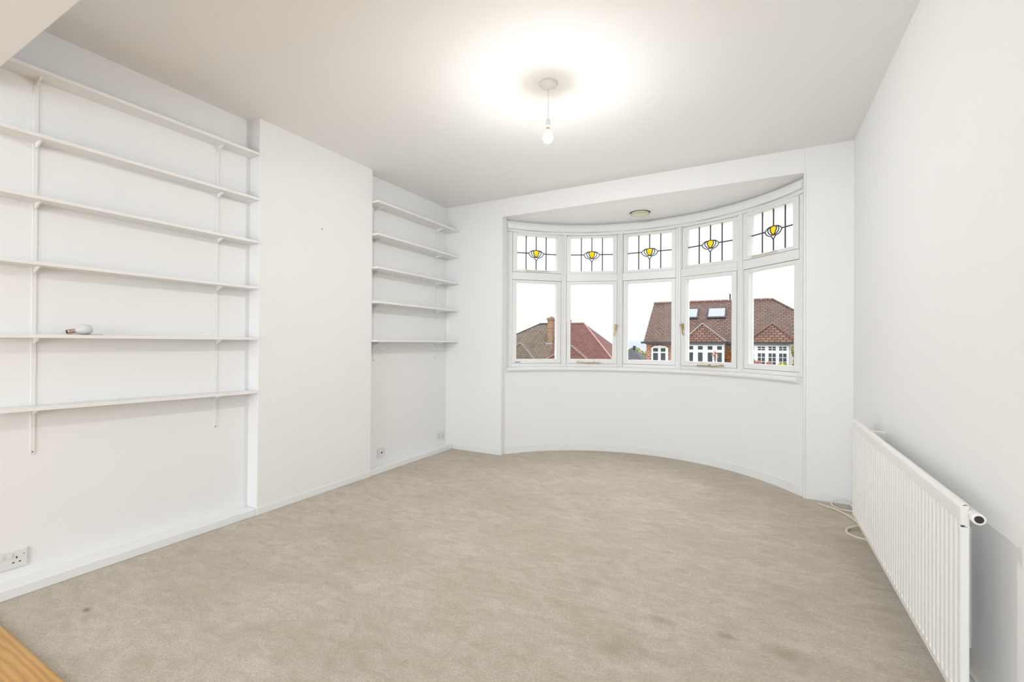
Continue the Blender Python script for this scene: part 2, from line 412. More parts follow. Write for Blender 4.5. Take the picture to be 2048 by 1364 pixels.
# ------------------------------------------------------------------ bay windows
ANG = [-54.4, -32.25, -10.7, 10.9, 32.8, 55.1]
RV = 1.722
WPOS = ['leftmost', 'second from the left', 'middle', 'second from the right', 'rightmost']
def bezier(p0, p1, p2, p3, n=10):
    out = []
    for i in range(n+1):
        t = i/n; a, b_, c_, d = (1-t)**3, 3*t*(1-t)**2, 3*t*t*(1-t), t**3
        out.append((a*p0[0]+b_*p1[0]+c_*p2[0]+d*p3[0], a*p0[1]+b_*p1[1]+c_*p2[1]+d*p3[1]))
    return out
def mirror(l): return [(-x, y) for x, y in l]
def to3(l, cz, y=0.0): return [(x, y, z+cz) for x, z in l]
def poly_pane(name, pts, y, th, mat, parent):   # pts in x,z
    M = Matrix(((1, 0, 0, 0), (0, 0, 1, 0), (0, 1, 0, 0), (0, 0, 0, 1)))
    return MB().prism(pts, y, y+th, M).build(name, mat, parent)
for wi in range(5):
    a0, a1 = R(ANG[wi]), R(ANG[wi+1])
    A = Vector((BX+RV*math.sin(a0), BY+RV*math.cos(a0))); B = Vector((BX+RV*math.sin(a1), BY+RV*math.cos(a1)))
    ux = (B-A).normalized(); L = (B-A).length; un = Vector((-ux.y, ux.x)); mid_ = (A+B)/2
    mw = Matrix(((ux.x, un.x, 0, mid_.x), (ux.y, un.y, 0, mid_.y), (0, 0, 1, 0), (0, 0, 0, 1)))
    W = empty('window_%d' % (wi+1), mw=mw); W['kind'] = 'structure'
    W['label'] = '%s of the five white framed bay windows with leaded flower top light' % WPOS[wi]
    hw = L/2; gi = 0.2375; fi = hw-0.040
    fr = MB()
    z0, z1 = 0.935, 2.437
    x0e, x1e = (-hw-0.04 if wi == 0 else -hw+0.001), (hw+0.04 if wi == 4 else hw-0.001)
    fr.box(x0e, -fi, -0.045, 0.06, z0, z1).box(fi, x1e, -0.045, 0.06, z0, z1)
    fr.box(-fi, fi, -0.045, 0.06, z0, 0.972).box(-fi, fi, -0.045, 0.06, 2.431, z1+0.02).box(-fi, fi, -0.050, 0.06, 1.908, 1.992)
    fr.build('window_frame', GLOSS, W, bevel=0.004)
    # bead covering the joint between two frames
    if wi < 4: MB().lathe([(0.017, z0), (0.017, z1+0.02)], Matrix.Translation((hw, -0.052, 0)), 10).build('mullion_bead', GLOSS, W)
    for top in (True, False):
        zb_, zt_ = (2.024, 2.407) if top else (1.022, 1.877)
        ob, ot = (1.992, 2.431) if top else (0.972, 1.908)
        opening = (top and wi in (0, 4)) or (not top and wi in (1, 3))
        yf = -0.036 if not opening else -0.052      # opening sashes sit a little proud
        g = 0.002
        s = MB().box(-fi+g, -gi, yf, 0.03, ob+g, ot-g).box(gi, fi-g, yf, 0.03, ob+g, ot-g)
        s.box(-gi, gi, yf, 0.03, ob+g, zb_).box(-gi, gi, yf, 0.03, zt_, ot-g)
        sash = s.build('top_sash' if top else 'lower_sash', GLOSS, W, bevel=0.003)
        # putty bead
        if not top:
            MB().box(-gi, gi, 0.004, 0.008, zb_, zt_).build('pane', GLASS, sash)
            if wi in (1, 3):       # casement fastener on the sash stile, stay on the bottom rail
                sx = 1 if wi == 1 else -1
                hx = sx*(gi+0.028); hz = 1.385
                hm_ = MB().box(hx-0.012, hx+0.012, yf-0.005, yf, hz-0.035, hz+0.035)
                hm_.lathe([(0.008, 0), (0.008, 0.03)], Matrix.Translation((hx, yf, hz+0.01)) @ Matrix.Rotation(R(90), 4, 'X'), 12)
                hm_.tube([(hx+sx*0.02, yf-0.024, hz+0.018), (hx, yf-0.03, hz+0.012), (hx-sx*0.010, yf-0.032, hz-0.02), (hx-sx*0.012, yf-0.032, hz-0.06), (hx-sx*0.022, yf-0.03, hz-0.092)], 0.007)
                hm_.build('window_handle', BRASS, sash)
                st = MB().tube([(-0.15*sx, yf-0.016, 0.992), (-0.06*sx, yf-0.020, 0.982), (0.10*sx, yf-0.018, 0.985)], 0.0055)
                st.box(-0.155*sx-0.012, -0.155*sx+0.012, yf-0.024, yf, 0.985, 1.0).box(0.02, 0.034, yf-0.02, yf, 0.978, 1.0)
                st.build('window_stay', BRASS, sash)
            if wi == 0:
                MB().box(-0.255, -0.195, yf-0.004, yf, 0.985, 0.992).build('stay_slot', STEEL, sash)
        else:
            cz = 2.218; gx = gi/2
            xs = [-gi, -gx, 0, gx, gi]
            for i in range(4):
                for (za, zc) in ((zb_, cz), (cz, zt_)):
                    MB().box(xs[i]+0.0005, xs[i+1]-0.0005, 0.006, 0.009, za+0.0005, zc-0.0005).build('pane', GLASS, sash)
            # flower outline curves (x, z about cz)
            bud = bezier((0, -0.047), (-0.012, -0.035), (-0.046, 0.005), (-0.028, 0.028), 9) + bezier((-0.028, 0.028), (-0.018, 0.040), (0.018, 0.040), (0.028, 0.028), 6)[1:] + bezier((0.028, 0.028), (0.046, 0.005), (0.012, -0.035), (0, -0.047), 9)[1:]
            inn = bezier((-0.026, 0.031), (-0.075, 0.030), (-0.066, -0.030), (-0.004, -0.047), 10)
            out = bezier((-0.026, 0.033), (-0.060, 0.034), (-0.075, 0.012), (-0.088, 0.0), 8) + bezier((-0.088, 0.0), (-0.080, -0.030), (-0.055, -0.048), (-0.024, -0.050), 8)[1:]
            tip = [(-0.024, -0.050), (0, -0.084), (0.024, -0.050), (0, -0.044)]
            poly_pane('flower_bud', [(x, z+cz) for x, z in bud[:-1]], -0.001, 0.004, YGLASS, sash)['label'] = 'yellow glass bud of the flower'
            for mf in (lambda l: l, mirror):
                ip = mf(inn); op = mf(out)
                bl = mf(bezier((0, -0.047), (-0.012, -0.035), (-0.046, 0.005), (-0.028, 0.028), 9))
                poly_pane('petal', [(x, z+cz) for x, z in ip + bl[1:-1]], 0.0, 0.003, PGLASS, sash)
                poly_pane('petal', [(x, z+cz) for x, z in op + ip[::-1][:-1]], 0.0, 0.003, PGLASS, sash)
            poly_pane('petal', [(x, z+cz) for x, z in tip], 0.0, 0.003, PGLASS, sash)
            ld = MB(); r = 0.0062
            for x in (-gx, gx): ld.tube([(x, 0.003, zb_), (x, 0.003, zt_)], r, 6)
            ld.tube([(0, 0.003, zb_), (0, 0.003, cz-0.084)], r, 6).tube([(0, 0.003, cz+0.037), (0, 0.003, zt_)], r, 6)
            ld.tube([(-gi, 0.003, cz), (-0.088, 0.003, cz)], r, 6).tube([(0.088, 0.003, cz), (gi, 0.003, cz)], r, 6)
            r2 = 0.0050
            ld.tube(to3(bud, cz), r2, 6)
            for mf in (lambda l: l, mirror):
                ld.tube(to3(mf(inn), cz), r2, 6).tube(to3(mf(out), cz), r2, 6)
                ld.tube(to3(mf([(-0.024, -0.050), (-0.012, -0.066), (0, -0.084)]), cz), r2, 6)
            ld.build('lead_came', LEAD, sash)
            if wi in (0, 4):
                x0 = -0.13 if wi == 0 else -0.17
                st = MB().tube([(x0, yf-0.012, 2.010), (x0+0.13, yf-0.016, 2.006), (x0+0.26, yf-0.010, 2.012)], 0.005)
                st.box(x0-0.006, x0+0.02, yf-0.014, yf, 2.004, 2.016)
                st.build('window_stay', CREAM, sash)
    # jamb posts filling up to the bay wall
    if wi == 0: MB().box(-hw-0.13, -hw-0.036, -0.03, 0.06, 0.90, 2.50).build('jamb_post', GLOSS, W, bevel=0.003)
    if wi == 4: MB().box(hw+0.036, hw+0.13, -0.03, 0.06, 0.90, 2.50).build('jamb_post', GLOSS, W, bevel=0.003)

# ------------------------------------------------------------------ shelves
ORD6 = ['topmost', 'second from the top', 'third from the top', 'fourth from the top', 'fifth from the top', 'lowest']
ORD5 = ['topmost', 'second from the top', 'middle', 'fourth from the top', 'lowest']
def shelf(z, ya, yb, xf, upr, lab, grp, dz=0.0, th=0.018):
    s = MB().box(0, xf-XW, 0, yb-ya, 0, th).build('shelf_board', SHELF, None, bevel=0.0015)
    t = empty('wall_shelf', (XW, ya, z)); s.parent = t
    if dz: t.rotation_euler = (math.atan2(dz, yb-ya), 0, 0)
    prop(t, lab, 'shelf', grp)
    for yu in upr:
        d = (xf-XW)*0.62
        b = MB()
        M = Matrix(((1, 0, 0, 0), (0, 0, 1, yu-ya-0.004), (0, 1, 0, 0), (0, 0, 0, 1)))
        b.prism([(0.010, -0.030), (0.016, -0.028), (d, -0.006), (d, 0.0), (0.010, 0.0)], 0, 0.007, M)
        bo = b.build('shelf_bracket', SHELF, t)
        MB().lathe([(0.0045, 0), (0.0045, 0.002)], Matrix.Translation((0.020, yu-ya, -0.012)) @ Matrix.Rotation(R(90), 4, 'Y'), 8).build('screw', GREYDOT, bo)
    return t
L6 = [(2.483, 0), (2.171, 0), (1.875, 0), (1.560, 0), (1.211, 0), (0.866, -0.022)]
for i, (z, dz) in enumerate(L6):
    lab = '%s of the six long white shelves in the left alcove' % ORD6[i]
    if i == 4: lab = 'long white shelf holding the loose bulb, fifth of six in the left alcove'
    shelf(z, 0.672, Y1-0.001, -3.018, (0.84, 1.695), lab, 'long shelves in the left alcove', dz)
for i, z in enumerate((2.448, 2.156, 1.858, 1.550, 1.204)):
    shelf(z, Y2+0.001, YB-0.001, -2.963, (3.09, 3.99), '%s of the five short white shelves beside the bay window' % ORD5[i],
          'short shelves beside the bay')
for (yu, zb_, zt_, lab) in ((0.84, 0.64, 2.53, 'white slotted shelf upright at the near end of the left alcove'),
                            (1.695, 0.63, 2.53, 'white slotted shelf upright in left alcove, next to the chimney breast'),
                            (3.09, 1.02, 2.48, 'white slotted shelf upright right of the chimney breast'),
                            (3.99, 1.02, 2.48, 'white slotted shelf upright nearest the bay window corner')):
    t = empty('shelf_upright', (XW, yu, zb_)); prop(t, lab, 'shelf upright', 'slotted shelf uprights')
    MB().box(0, 0.005, -0.009, 0.009, 0, zt_-zb_).build('rail', SHELF, t, bevel=0.001)
    mb = MB()
    zz = 0.04
    while zz < zt_-zb_-0.03:
        mb.box(0.0048, 0.0054, -0.006, -0.003, zz, zz+0.012); zz += 0.032
    o = mb.build('slot_row', SHELF, t); o['kind'] = 'stuff'
    MB().lathe([(0.004, 0), (0.004, 0.002)], Matrix.Translation((0.005, 0, 0.012)) @ Matrix.Rotation(R(90), 4, 'Y'), 8).build('screw', GREYDOT, t)

# loose bulb on the fifth shelf
def bulb_profile(s=1.0):
    return [(r*s, z*s) for r, z in ((0.0125, 0.028), (0.014, 0.036), (0.019, 0.046), (0.026, 0.058), (0.0295, 0.070), (0.0300, 0.080), (0.027, 0.092), (0.020, 0.102), (0.010, 0.108), (0.002, 0.1095))]
t = empty('spare_light_bulb', (-3.052, 0.938, 1.2300)); prop(t, 'loose frosted bayonet light bulb lying on the fifth long shelf', 'light bulb')
MR = Matrix.Translation((0, 0, 0.0112)) @ Matrix.Rotation(R(-97), 4, 'X')
s = 0.93
MR = Matrix.Translation((0, 0, 0.0135)) @ Matrix.Rotation(R(-80), 4, 'X')
MB().lathe(bulb_profile(s), MR, 24).build('glass_envelope', FROST, t, smooth=True)
cp = MB().lathe([(0.0095, 0.0), (0.0115, 0.003), (0.0115, 0.026), (0.0125, 0.029)], MR, 18)
cp.lathe([(0.002, 0), (0.002, 0.028)], MR @ Matrix.Translation((-0.014, 0, 0.010)) @ Matrix.Rotation(R(90), 4, 'Y'), 8)
cp.build('metal_cap', COPPER, t)
MB().lathe([(0.0085, -0.0025), (0.0095, 0.0005)], MR, 16).build('contact_plate', DARK, t)
o = MB().box(-0.006, 0.004, 0, 0.135, 0, 0.0022).build('metal_strip', STEEL); o.location = (-3.028, 0.935, 1.2295)
prop(o, 'thin dark metal strip lying beside the loose bulb', 'metal strip')

# small fixing hole on the chimney breast
o = MB().lathe([(0.0055, 0), (0.0055, 0.003)], Matrix.Rotation(R(90), 4, 'Y'), 12).build('wall_plug', GREYDOT)
o.location = (XB, 2.430, 2.093); prop(o, 'tiny grey wall plug in the middle of the chimney breast', 'wall plug')

# ------------------------------------------------------------------ sockets
def pin_hole(mb, y, z, w, h, x=0.0098):
    mb.box(x-0.002, x+0.0004, y-w/2, y+w/2, z-h/2, z+h/2)
def double_socket(y0, z0, lab, x=XW):
    t = empty('double_socket', (x, y0, z0)); prop(t, lab, 'socket')
    MB().box(0, 0.0095, 0, 0.146, 0, 0.086).build('face_plate', PLASTIC, t, bevel=0.003)
    for c in (0.037, 0.109):
        p = MB(); pin_hole(p, c+0.0, 0.050, 0.0045, 0.010); pin_hole(p, c-0.011, 0.028, 0.008, 0.0048); pin_hole(p, c+0.011, 0.028, 0.008, 0.0048)
        p.build('pin_holes', DARK, t)
    for c in (0.058, 0.088):
        MB().box(0.009, 0.0125, c-0.007, c+0.007, 0.050, 0.072).build('rocker_switch', PLASTIC, t, bevel=0.001)
    for c in (0.012, 0.134):
        MB().lathe([(0.003, 0), (0.003, 0.0008)], Matrix.Translation((0.0095, c, 0.060)) @ Matrix.Rotation(R(90), 4, 'Y'), 8).build('screw', GREYDOT, t)
double_socket(0.680, 0.1065, 'white double plug socket low in the left alcove at the picture edge')
double_socket(4.033, 0.114, 'white double plug socket by the corner under the short shelves')
t = empty('aerial_socket', (XW, 3.144, 0.110)); prop(t, 'small square white aerial socket right of the chimney breast', 'socket')
MB().box(0, 0.0095, 0, 0.096, 0, 0.088).build('face_plate', PLASTIC, t, bevel=0.003)
MB().lathe([(0.0075, 0.0), (0.0075, 0.004)], Matrix.Translation((0.0095, 0.052, 0.046)) @ Matrix.Rotation(R(90), 4, 'Y'), 12).build('aerial_hole', DARK, t)
for c in (0.016, 0.084):
    MB().lathe([(0.0035, 0), (0.0035, 0.001)], Matrix.Translation((0.0095, c, 0.046)) @ Matrix.Rotation(R(90), 4, 'Y'), 8).build('screw', GREYDOT, t)

# ------------------------------------------------------------------ pendant lamp
PX, PY = -1.098, 2.461
t = empty('pendant_light', (PX, PY, H)); prop(t, 'bare lit bulb hanging by white flex from the ceiling rose', 'ceiling light')
MB().lathe([(0.056, 0.0), (0.056, -0.006), (0.050, -0.014), (0.030, -0.022), (0.012, -0.030), (0.006, -0.034)], None, 32).build('ceiling_rose', PLASTIC, t, smooth=True)
MB().tube([(0, 0, -0.03), (0.001, 0, -0.12), (0, 0, -0.215)], 0.0028).build('flex', PLASTIC, t)
MB().lathe([(0.006, -0.205), (0.010, -0.212), (0.0125, -0.222), (0.014, -0.242), (0.0175, -0.244), (0.0175, -0.254), (0.014, -0.256), (0.014, -0.262)], None, 24).build('lamp_holder', PLASTIC, t, smooth=False)
MB().lathe([(0.0125, -0.262), (0.0125, -0.276)], None, 20).build('bulb_cap', BRASS, t)
bp = bulb_profile(0.97)
MB().lathe([(r, -0.247-z) for r, z in bp[:6]], None, 28, closed=False).build('bulb_neck', LITN, t, smooth=True)
MB().lathe([(r, -0.247-z) for r, z in bp[5:]], None, 28, closed=False).build('bulb_dome', LIT, t, smooth=True)

# ------------------------------------------------------------------ round vent in the bay soffit
t = empty('round_ceiling_vent', (BX-0.01, 4.70, ZS)); prop(t, 'round cream ventilator set in the bay soffit above the middle window', 'vent')
MB().lathe([(0.100, 0.0), (0.132, 0.0), (0.130, -0.005), (0.112, -0.010), (0.104, -0.008), (0.100, 0.0)], None, 40, closed=False).build('rim', PLASTIC, t, smooth=True)
MB().lathe([(0.103, -0.002), (0.103, -0.0005)], None, 40).build('recess', DARK, t)
MB().lathe([(0.078, -0.003), (0.090, -0.010), (0.091, -0.020), (0.082, -0.028), (0.060, -0.033), (0.001, -0.035)], None, 40).build('dish', CREAM, t, smooth=True)
hb = MB()
for i in range(24):
    a = 2*math.pi*i/24
    hb.lathe([(0.0042, 0), (0.0042, 0.001)], Matrix.Translation((0.087*math.cos(a), 0.087*math.sin(a), -0.0262)) @ Matrix.Rotation(a, 4, 'Z') @ Matrix.Rotation(R(40), 4, 'Y'), 8)
hb.build('vent_holes', DARK, t)

# ------------------------------------------------------------------ radiator
RX, RY0, RY1, RZ0, RZ1 = 0.530, 1.816, 3.560, 0.125, 0.732
t = empty('radiator', (0, 0, 0)); prop(t, 'long white ribbed panel radiator on the right wall', 'radiator')
pm = MB(); pitch = 0.0388; nrib = 44; start = RY0+0.018
ys = [(RY0+0.004, 0)]
for i in range(nrib):
    y_ = start+i*pitch
    ys += [(y_, 0), (y_+0.006, 1), (y_+0.017, 1), (y_+0.023, 0)]
ys.append((RY1-0.004, 0))
ys = [q for q in ys if q[0] <= RY1]
zs = [(RZ0, 0.010, 0), (RZ0+0.004, 0.002, 0), (RZ0+0.028, 0.0, 0), (RZ0+0.040, 0, 1), (RZ1-0.066, 0, 1), (RZ1-0.052, 0, 0), (RZ1-0.012, 0, 0), (RZ1-0.004, 0.004, 0), (RZ1, 0.012, 0), (RZ1, 0.020, 0)]
ny, nz = len(ys), len(zs)
for y_, g in ys:
    for z_, dx, m_ in zs: pm.v.append((RX+dx+0.009*g*m_, y_, z_))
for i in range(ny-1):
    for j in range(nz-1): pm.f.append((i*nz+j, (i+1)*nz+j, (i+1)*nz+j+1, i*nz+j+1))
o = pm.build('front_panel', RAD, t)
so = o.modifiers.new('solid', 'SOLIDIFY'); so.thickness = 0.0015; so.offset = -1
MB().box(RX+0.012, RX+0.022, RY0+0.006, RY1-0.006, RZ0+0.004, RZ1-0.004).build('back_panel', RAD, t)
MB().box(RX+0.001, RX+0.019, RY0, RY0+0.004, RZ0, RZ1-0.068).box(RX+0.0005, RX+0.019, RY0, RY0+0.004, RZ1-0.062, RZ1-0.005).build('side_cover', RAD, t, bevel=0.001)
MB().box(RX+0.001, RX+0.019, RY1-0.004, RY1, RZ0, RZ1-0.062).build('side_cover', RAD, t, bevel=0.001)
for yc, zt in ((3.25, RZ1-0.02), (2.10, RZ1-0.14)):
    MB().box(RX+0.022, XR, yc-0.025, yc+0.025, RZ0+0.06, zt).build('wall_bracket', RAD, t, bevel=0.002)
MY = lambda x, y, z: Matrix.Translation((x, y, z)) @ Matrix.Rotation(R(90), 4, 'X')
tp = MB().lathe([(0.0155, -0.05), (0.0155, 0.010), (0.010, 0.012), (0.010, 0.024), (0.0145, 0.026), (0.0165, 0.030), (0.0165, 0.044), (0.013, 0.046)], MY(RX+0.030, RY0+0.012, RZ1-0.030), 20)
tp.build('tapping_plug', RAD, t, smooth=False)
MB().lathe([(0.0105, 0.0455), (0.0105, 0.0468)], MY(RX+0.030, RY0+0.012, RZ1-0.030), 20).build('plug_socket', DARK, t)
MB().lathe([(0.0155, -0.05), (0.0155, 0.012), (0.010, 0.014), (0.010, 0.03)], MY(RX+0.030, RY0+0.012, RZ0+0.030), 20).build('tapping_boss', RAD, t)
vv = MB().tube([(RX+0.030, RY1-0.02, RZ0+0.03), (RX+0.034, RY1+0.035, RZ0+0.03), (RX+0.055, RY1+0.05, RZ0+0.03), (XR-0.002, RY1+0.05, RZ0+0.03)], 0.0085)
vv.lathe([(0.015, 0.0), (0.017, 0.01), (0.017, 0.045), (0.012, 0.05)], Matrix.Translation((RX+0.045, RY1+0.045, RZ0+0.02)), 16)
vv.build('valve', RAD, t)

# ------------------------------------------------------------------ loose cables by the radiator
def smooth_path(pts, n=8):
    P_ = [Vector(p) for p in pts]; out = []
    P_ = [P_[0]] + P_ + [P_[-1]]
    for i in range(1, len(P_)-2):
        for k_ in range(n):
            u = k_/n; a, b_, c_, d = P_[i-1], P_[i], P_[i+1], P_[i+2]
            out.append(0.5*((2*b_)+(-a+c_)*u+(2*a-5*b_+4*c_-d)*u*u+(-a+3*b_-3*c_+d)*u**3))
    out.append(P_[-2]); return out
o = MB().tube(smooth_path([(0.405, 4.105, 0.007), (0.452, 4.062, 0.007), (0.503, 4.017, 0.008), (0.545, 3.950, 0.007), (0.571, 3.900, 0.006), (0.592, 3.800, 0.008), (0.590, 3.700, 0.02),
               (0.560, 3.670, 0.02), (0.522, 3.640, 0.008), (0.508, 3.595, 0.006), (0.512, 3.545, 0.006), (0.545, 3.505, 0.006), (0.598, 3.480, 0.006), (0.612, 3.40, 0.006), (0.612, 3.0, 0.006)]), 0.0080, 8).build('loose_cable', CABLE, smooth=True)
prop(o, 'loose cream cable looping over the carpet from under the radiator', 'cable')
o = MB().tube(smooth_path([(0.600, 4.02, 0.010), (0.560, 4.03, 0.008), (0.522, 4.05, 0.007), (0.492, 4.10, 0.010), (0.498, 4.15, 0.022), (0.530, 4.18, 0.03), (0.565, 4.165, 0.035), (0.598, 4.15, 0.03), (0.612, 4.10, 0.02)]), 0.0045, 8).build('white_cable', CABLEW, smooth=True)
prop(o, 'coiled thin white cable in the corner behind the radiator', 'cable')

# ================================================================== outside
o = MB().box(-160, 120, 5.6, 420, -3.4, -3.2).build('ground', GROUND); o['kind'] = 'structure'
# ---------------------------------------------------------------- house A (right)
HA = empty('brick_house', (-1.0, 28.3, -3.2))
prop(HA, 'brick house with brown tiled roof, two skylights and two white bay windows', 'house')
def hpart(o, par=None):
    par = par or HA
    o.parent = par
    if par is HA: o.matrix_parent_inverse = Matrix.Translation(-Vector(HROOT))
    return o
HROOT = (-1.0, 28.3, -3.2)
ZE, YE, YR, ZR = 1.35, 28.0, 31.12, 3.91
hpart(MB().box(-5.98, 3.95, 28.32, 33.9, -3.2, 1.30).build('wall', BRICK, uv=True))
hpart(slab('gable_wall', [(-5.98, 28.3, 1.25), (-5.98, 33.9, 1.25), (-5.98, 31.1, 3.72)], 0.1, BRICK, None))
xe, xr_ = 4.29, 0.78
hpart(slab('front_roof', [(-6.08, YE, ZE), (xe, YE, ZE), (xr_, YR, ZR), (-6.08, YR, ZR)], 0.12, TILEA, None))
hpart(slab('side_roof', [(xe, YE, ZE), (xe, 34.24, ZE), (xr_, YR, ZR)], 0.12, TILEA, None))
hpart(slab('back_roof', [(-6.08, YR, ZR), (xr_, YR, ZR), (xe, 34.24, ZE), (-6.08, 34.24, ZE)], 0.12, TILEA, None))
mb = MB()
x = -6.08
while x < xr_:
    mb.tube([(x, YR, ZR+0.005), (min(x+0.42, xr_), YR, ZR+0.005)], 0.085, 8); x += 0.45
hpart(mb.build('ridge_tiles', TERRA))
hpart(MB().tube([(xr_, YR, ZR), (xe, YE, ZE)], 0.06, 6).build('hip_tiles', TILEA, uv=True))
for ga, gb in ((-6.22, -3.75), (-1.47, -0.56), (1.84, xe)): hpart(MB().box(ga, gb, YE-0.10, YE+0.02, ZE-0.13, ZE-0.01).build('gutter', GUTTER))
hpart(MB().box(-6.0, 4.1, YE+0.02, YE+0.34, ZE-0.16, ZE-0.06).build('soffit_board', GUTTER))
# arched window in brick wall
hpart(MB().prism([(-5.66, -0.6), (-4.70, -0.6), (-4.70, 0.98), (-4.86, 1.07), (-5.18, 1.12), (-5.50, 1.07), (-5.66, 0.98)], 0, 0.09,
      Matrix(((1, 0, 0, 0), (0, 0, 1, 28.24), (0, 1, 0, 0), (0, 0, 0, 1)))).build('arched_window', WFRAME))
aw = bpy.data.objects['arched_window']
for xa, xb_ in ((-5.56, -5.27), (-5.11, -4.84)):
    for za, zc in ((0.74, 0.95), (-0.45, 0.66)):
        hpart(MB().box(xa, xb_, 28.225, 28.245, za, zc).build('pane', DGLASS), aw)
mb = MB()
for i in range(15):
    a = R(150-120*i/14); cx_, cz_, rr = -5.18, -0.02, 1.20
    p0 = Vector((cx_+0.56*math.cos(a)/math.cos(R(30)), 0, 1.02+0.17*(math.sin(a)-0.5)/0.5))
    mb.box(p0.x-0.028, p0.x+0.028, 28.28, 28.33, p0.z, p0.z+0.13)
hpart(mb.build('brick_arch', BRICK, uv=True))
# bays
def house_bay(xc, half, apex_x, apex_z, cols, bars):
    f = 27.2
    hpart(MB().prism([(xc-half, 28.4), (xc-half, 27.45), (xc-half+0.25, f), (xc+half-0.25, f), (xc+half, 27.45), (xc+half, 28.4)], -3.2, 1.30).build('bay_wall', RENDER_))
    bw = MB().box(cols[0][0]-0.10, cols[-1][1]+0.10, f-0.05, f-0.005, 0.0, 1.16).build('bay_window', WFRAME); hpart(bw)
    for a, b_ in cols:
        for z0_, z1_ in ((0.90, 1.10), (0.10, 0.75)):
            p = MB().box(a, b_, f-0.056, f-0.046, z0_, z1_).build('pane', DGLASS); hpart(p, bw)
        if bars:
            g_ = MB(); w_ = (b_-a)
            g_.box(a+w_/2-0.014, a+w_/2+0.014, f-0.068, f-0.050, 0.10, 1.10).box(a, b_, f-0.068, f-0.050, 0.985, 1.010)
            for zz_ in (0.30, 0.52): g_.box(a, b_, f-0.068, f-0.050, zz_, zz_+0.024)
            hpart(g_.build('glazing_bars', WFRAME), bw)
    e = 27.0; yb_ = 28+ (apex_z-ZE)/0.82
    l, r_ = xc-half-0.10, xc+half+0.10
    ya = 27.75
    A1 = (l, e, ZE); B1 = (r_, e, ZE); AP = (apex_x, ya, apex_z); RB = (apex_x, yb_, apex_z)
    g1 = (apex_x-0.30, ya-0.12, apex_z-0.27); g2 = (apex_x+0.30, ya-0.12, apex_z-0.27)
    hpart(slab('bay_roof_front', [A1, B1, (apex_x, ya, apex_z-0.02)], 0.08, TILEG, None))
    hpart(slab('bay_roof_side', [(l, 28.0, ZE), A1, AP, RB], 0.08, TILEA, None))
    hpart(slab('bay_roof_side', [B1, (r_, 28.0, ZE), RB, AP], 0.08, TILEA, None))
    mb = MB()
    for P0, P1 in ((A1, AP), (B1, AP)):
        P0, P1 = Vector(P0), Vector(P1)
        for i in range(14):
            c_ = P0.lerp(P1, (i+0.5)/14)+Vector((0, -0.02, 0.03)); mb.tube([c_+Vector((-0.055, 0, -0.03)), c_+Vector((0.055, 0, 0.03))], 0.028, 5)
    hpart(mb.build('hip_tiles', STONE if not bars else TERRA))
    hpart(MB().box(l-0.03, r_+0.03, e-0.08, e+0.03, ZE-0.12, ZE-0.01).build('gutter', GUTTER))
house_bay(-2.61, 1.01, -2.75, 2.36, [(-3.388, -3.164), (-2.916, -2.67), (-2.414, -2.173), (-1.935, -1.70)], False)
house_bay(0.63, 1.06, 0.70, 2.31, [(-0.369, -0.158), (0.017, 0.351), (0.51, 0.838), (0.983, 1.315)], True)
# skylights lying in the roof slope
def on_slope(x, y, d=0.0): return (x, y-d*0.63, ZE+(y-YE)*0.82+d*0.77)
for xa, xb_, lab in ((-4.02, -3.21, ''), (-2.69, -1.66, '')):
    fr_ = hpart(slab('skylight', [on_slope(xa, 29.70, 0.08), on_slope(xb_, 29.70, 0.08), on_slope(xb_, 30.48, 0.08), on_slope(xa, 30.48, 0.08)], 0.10, SLATE, None))
    hpart(slab('pane', [on_slope(xa+0.07, 29.78, 0.095), on_slope(xb_-0.07, 29.78, 0.095), on_slope(xb_-0.07, 30.42, 0.095), on_slope(xa+0.07, 30.42, 0.095)], 0.012, SKYGL, None), fr_)
hpart(MB().box(-1.55, -1.47, 31.3, 31.38, 3.7, 4.35).build('vent_pipe', SLATE))

# ---------------------------------------------------------------- house B (left)
HROOT = (-15.5, 36.0, -3.2)
HB = empty('tiled_house', HROOT)
prop(HB, 'lower hipped roof house, half brown half red tiles, with brick chimney', 'house')
def bpart(o, par=None):
    o.parent = par or HB
    if par is None: o.matrix_parent_inverse = Matrix.Translation(-Vector(HROOT))
    return o
KB = 0.89; ZRB = 2.99
def rb(x, y): return (x, y, ZRB-(38-y)*KB)
ys_ = -15.35
zE = rb(0, 34.55)[2]
bpart(MB().box(-22.6, -9.9, 34.9, 39.9, -3.2, zE-0.05).build('wall', BRICK, uv=True))
bpart(slab('brown_roof_front', [(-23.6, 34.55, zE), (ys_, 34.55, zE), (ys_, 38, ZRB), (-17.65, 38, ZRB)], 0.12, TILEB, None))
bpart(slab('red_roof_front', [(ys_, 34.55, zE), (-9.8, 34.55, zE), (-13.4, 38, ZRB), (ys_, 38, ZRB)], 0.12, TILER, None))
bpart(slab('red_roof_side', [(-9.8, 34.55, zE), (-9.8, 40.2, zE), (-13.4, 38, ZRB)], 0.12, TILER, None))
bpart(slab('brown_roof_side', [(-23.6, 34.55, zE), (-17.65, 38, ZRB), (-23.6, 41.8, zE)], 0.12, TILEB, None))
bpart(slab('back_roof', [(-17.65, 38, ZRB), (-13.4, 38, ZRB), (-9.8, 40.2, zE), (-23.6, 41.8, zE)], 0.12, TILEB, None))
bpart(MB().tube([(-17.65, 38, ZRB+0.01), (ys_, 38, ZRB+0.01)], 0.07, 8).tube([(-17.65, 38, ZRB), (-23.6, 34.55, zE)], 0.06, 6).build('brown_ridge_tiles', TILEB))
PINK = paint('pink_hip_tiles', (0.312, 0.171, 0.141, 1), 0.7, 0.2, 5, 0.0)
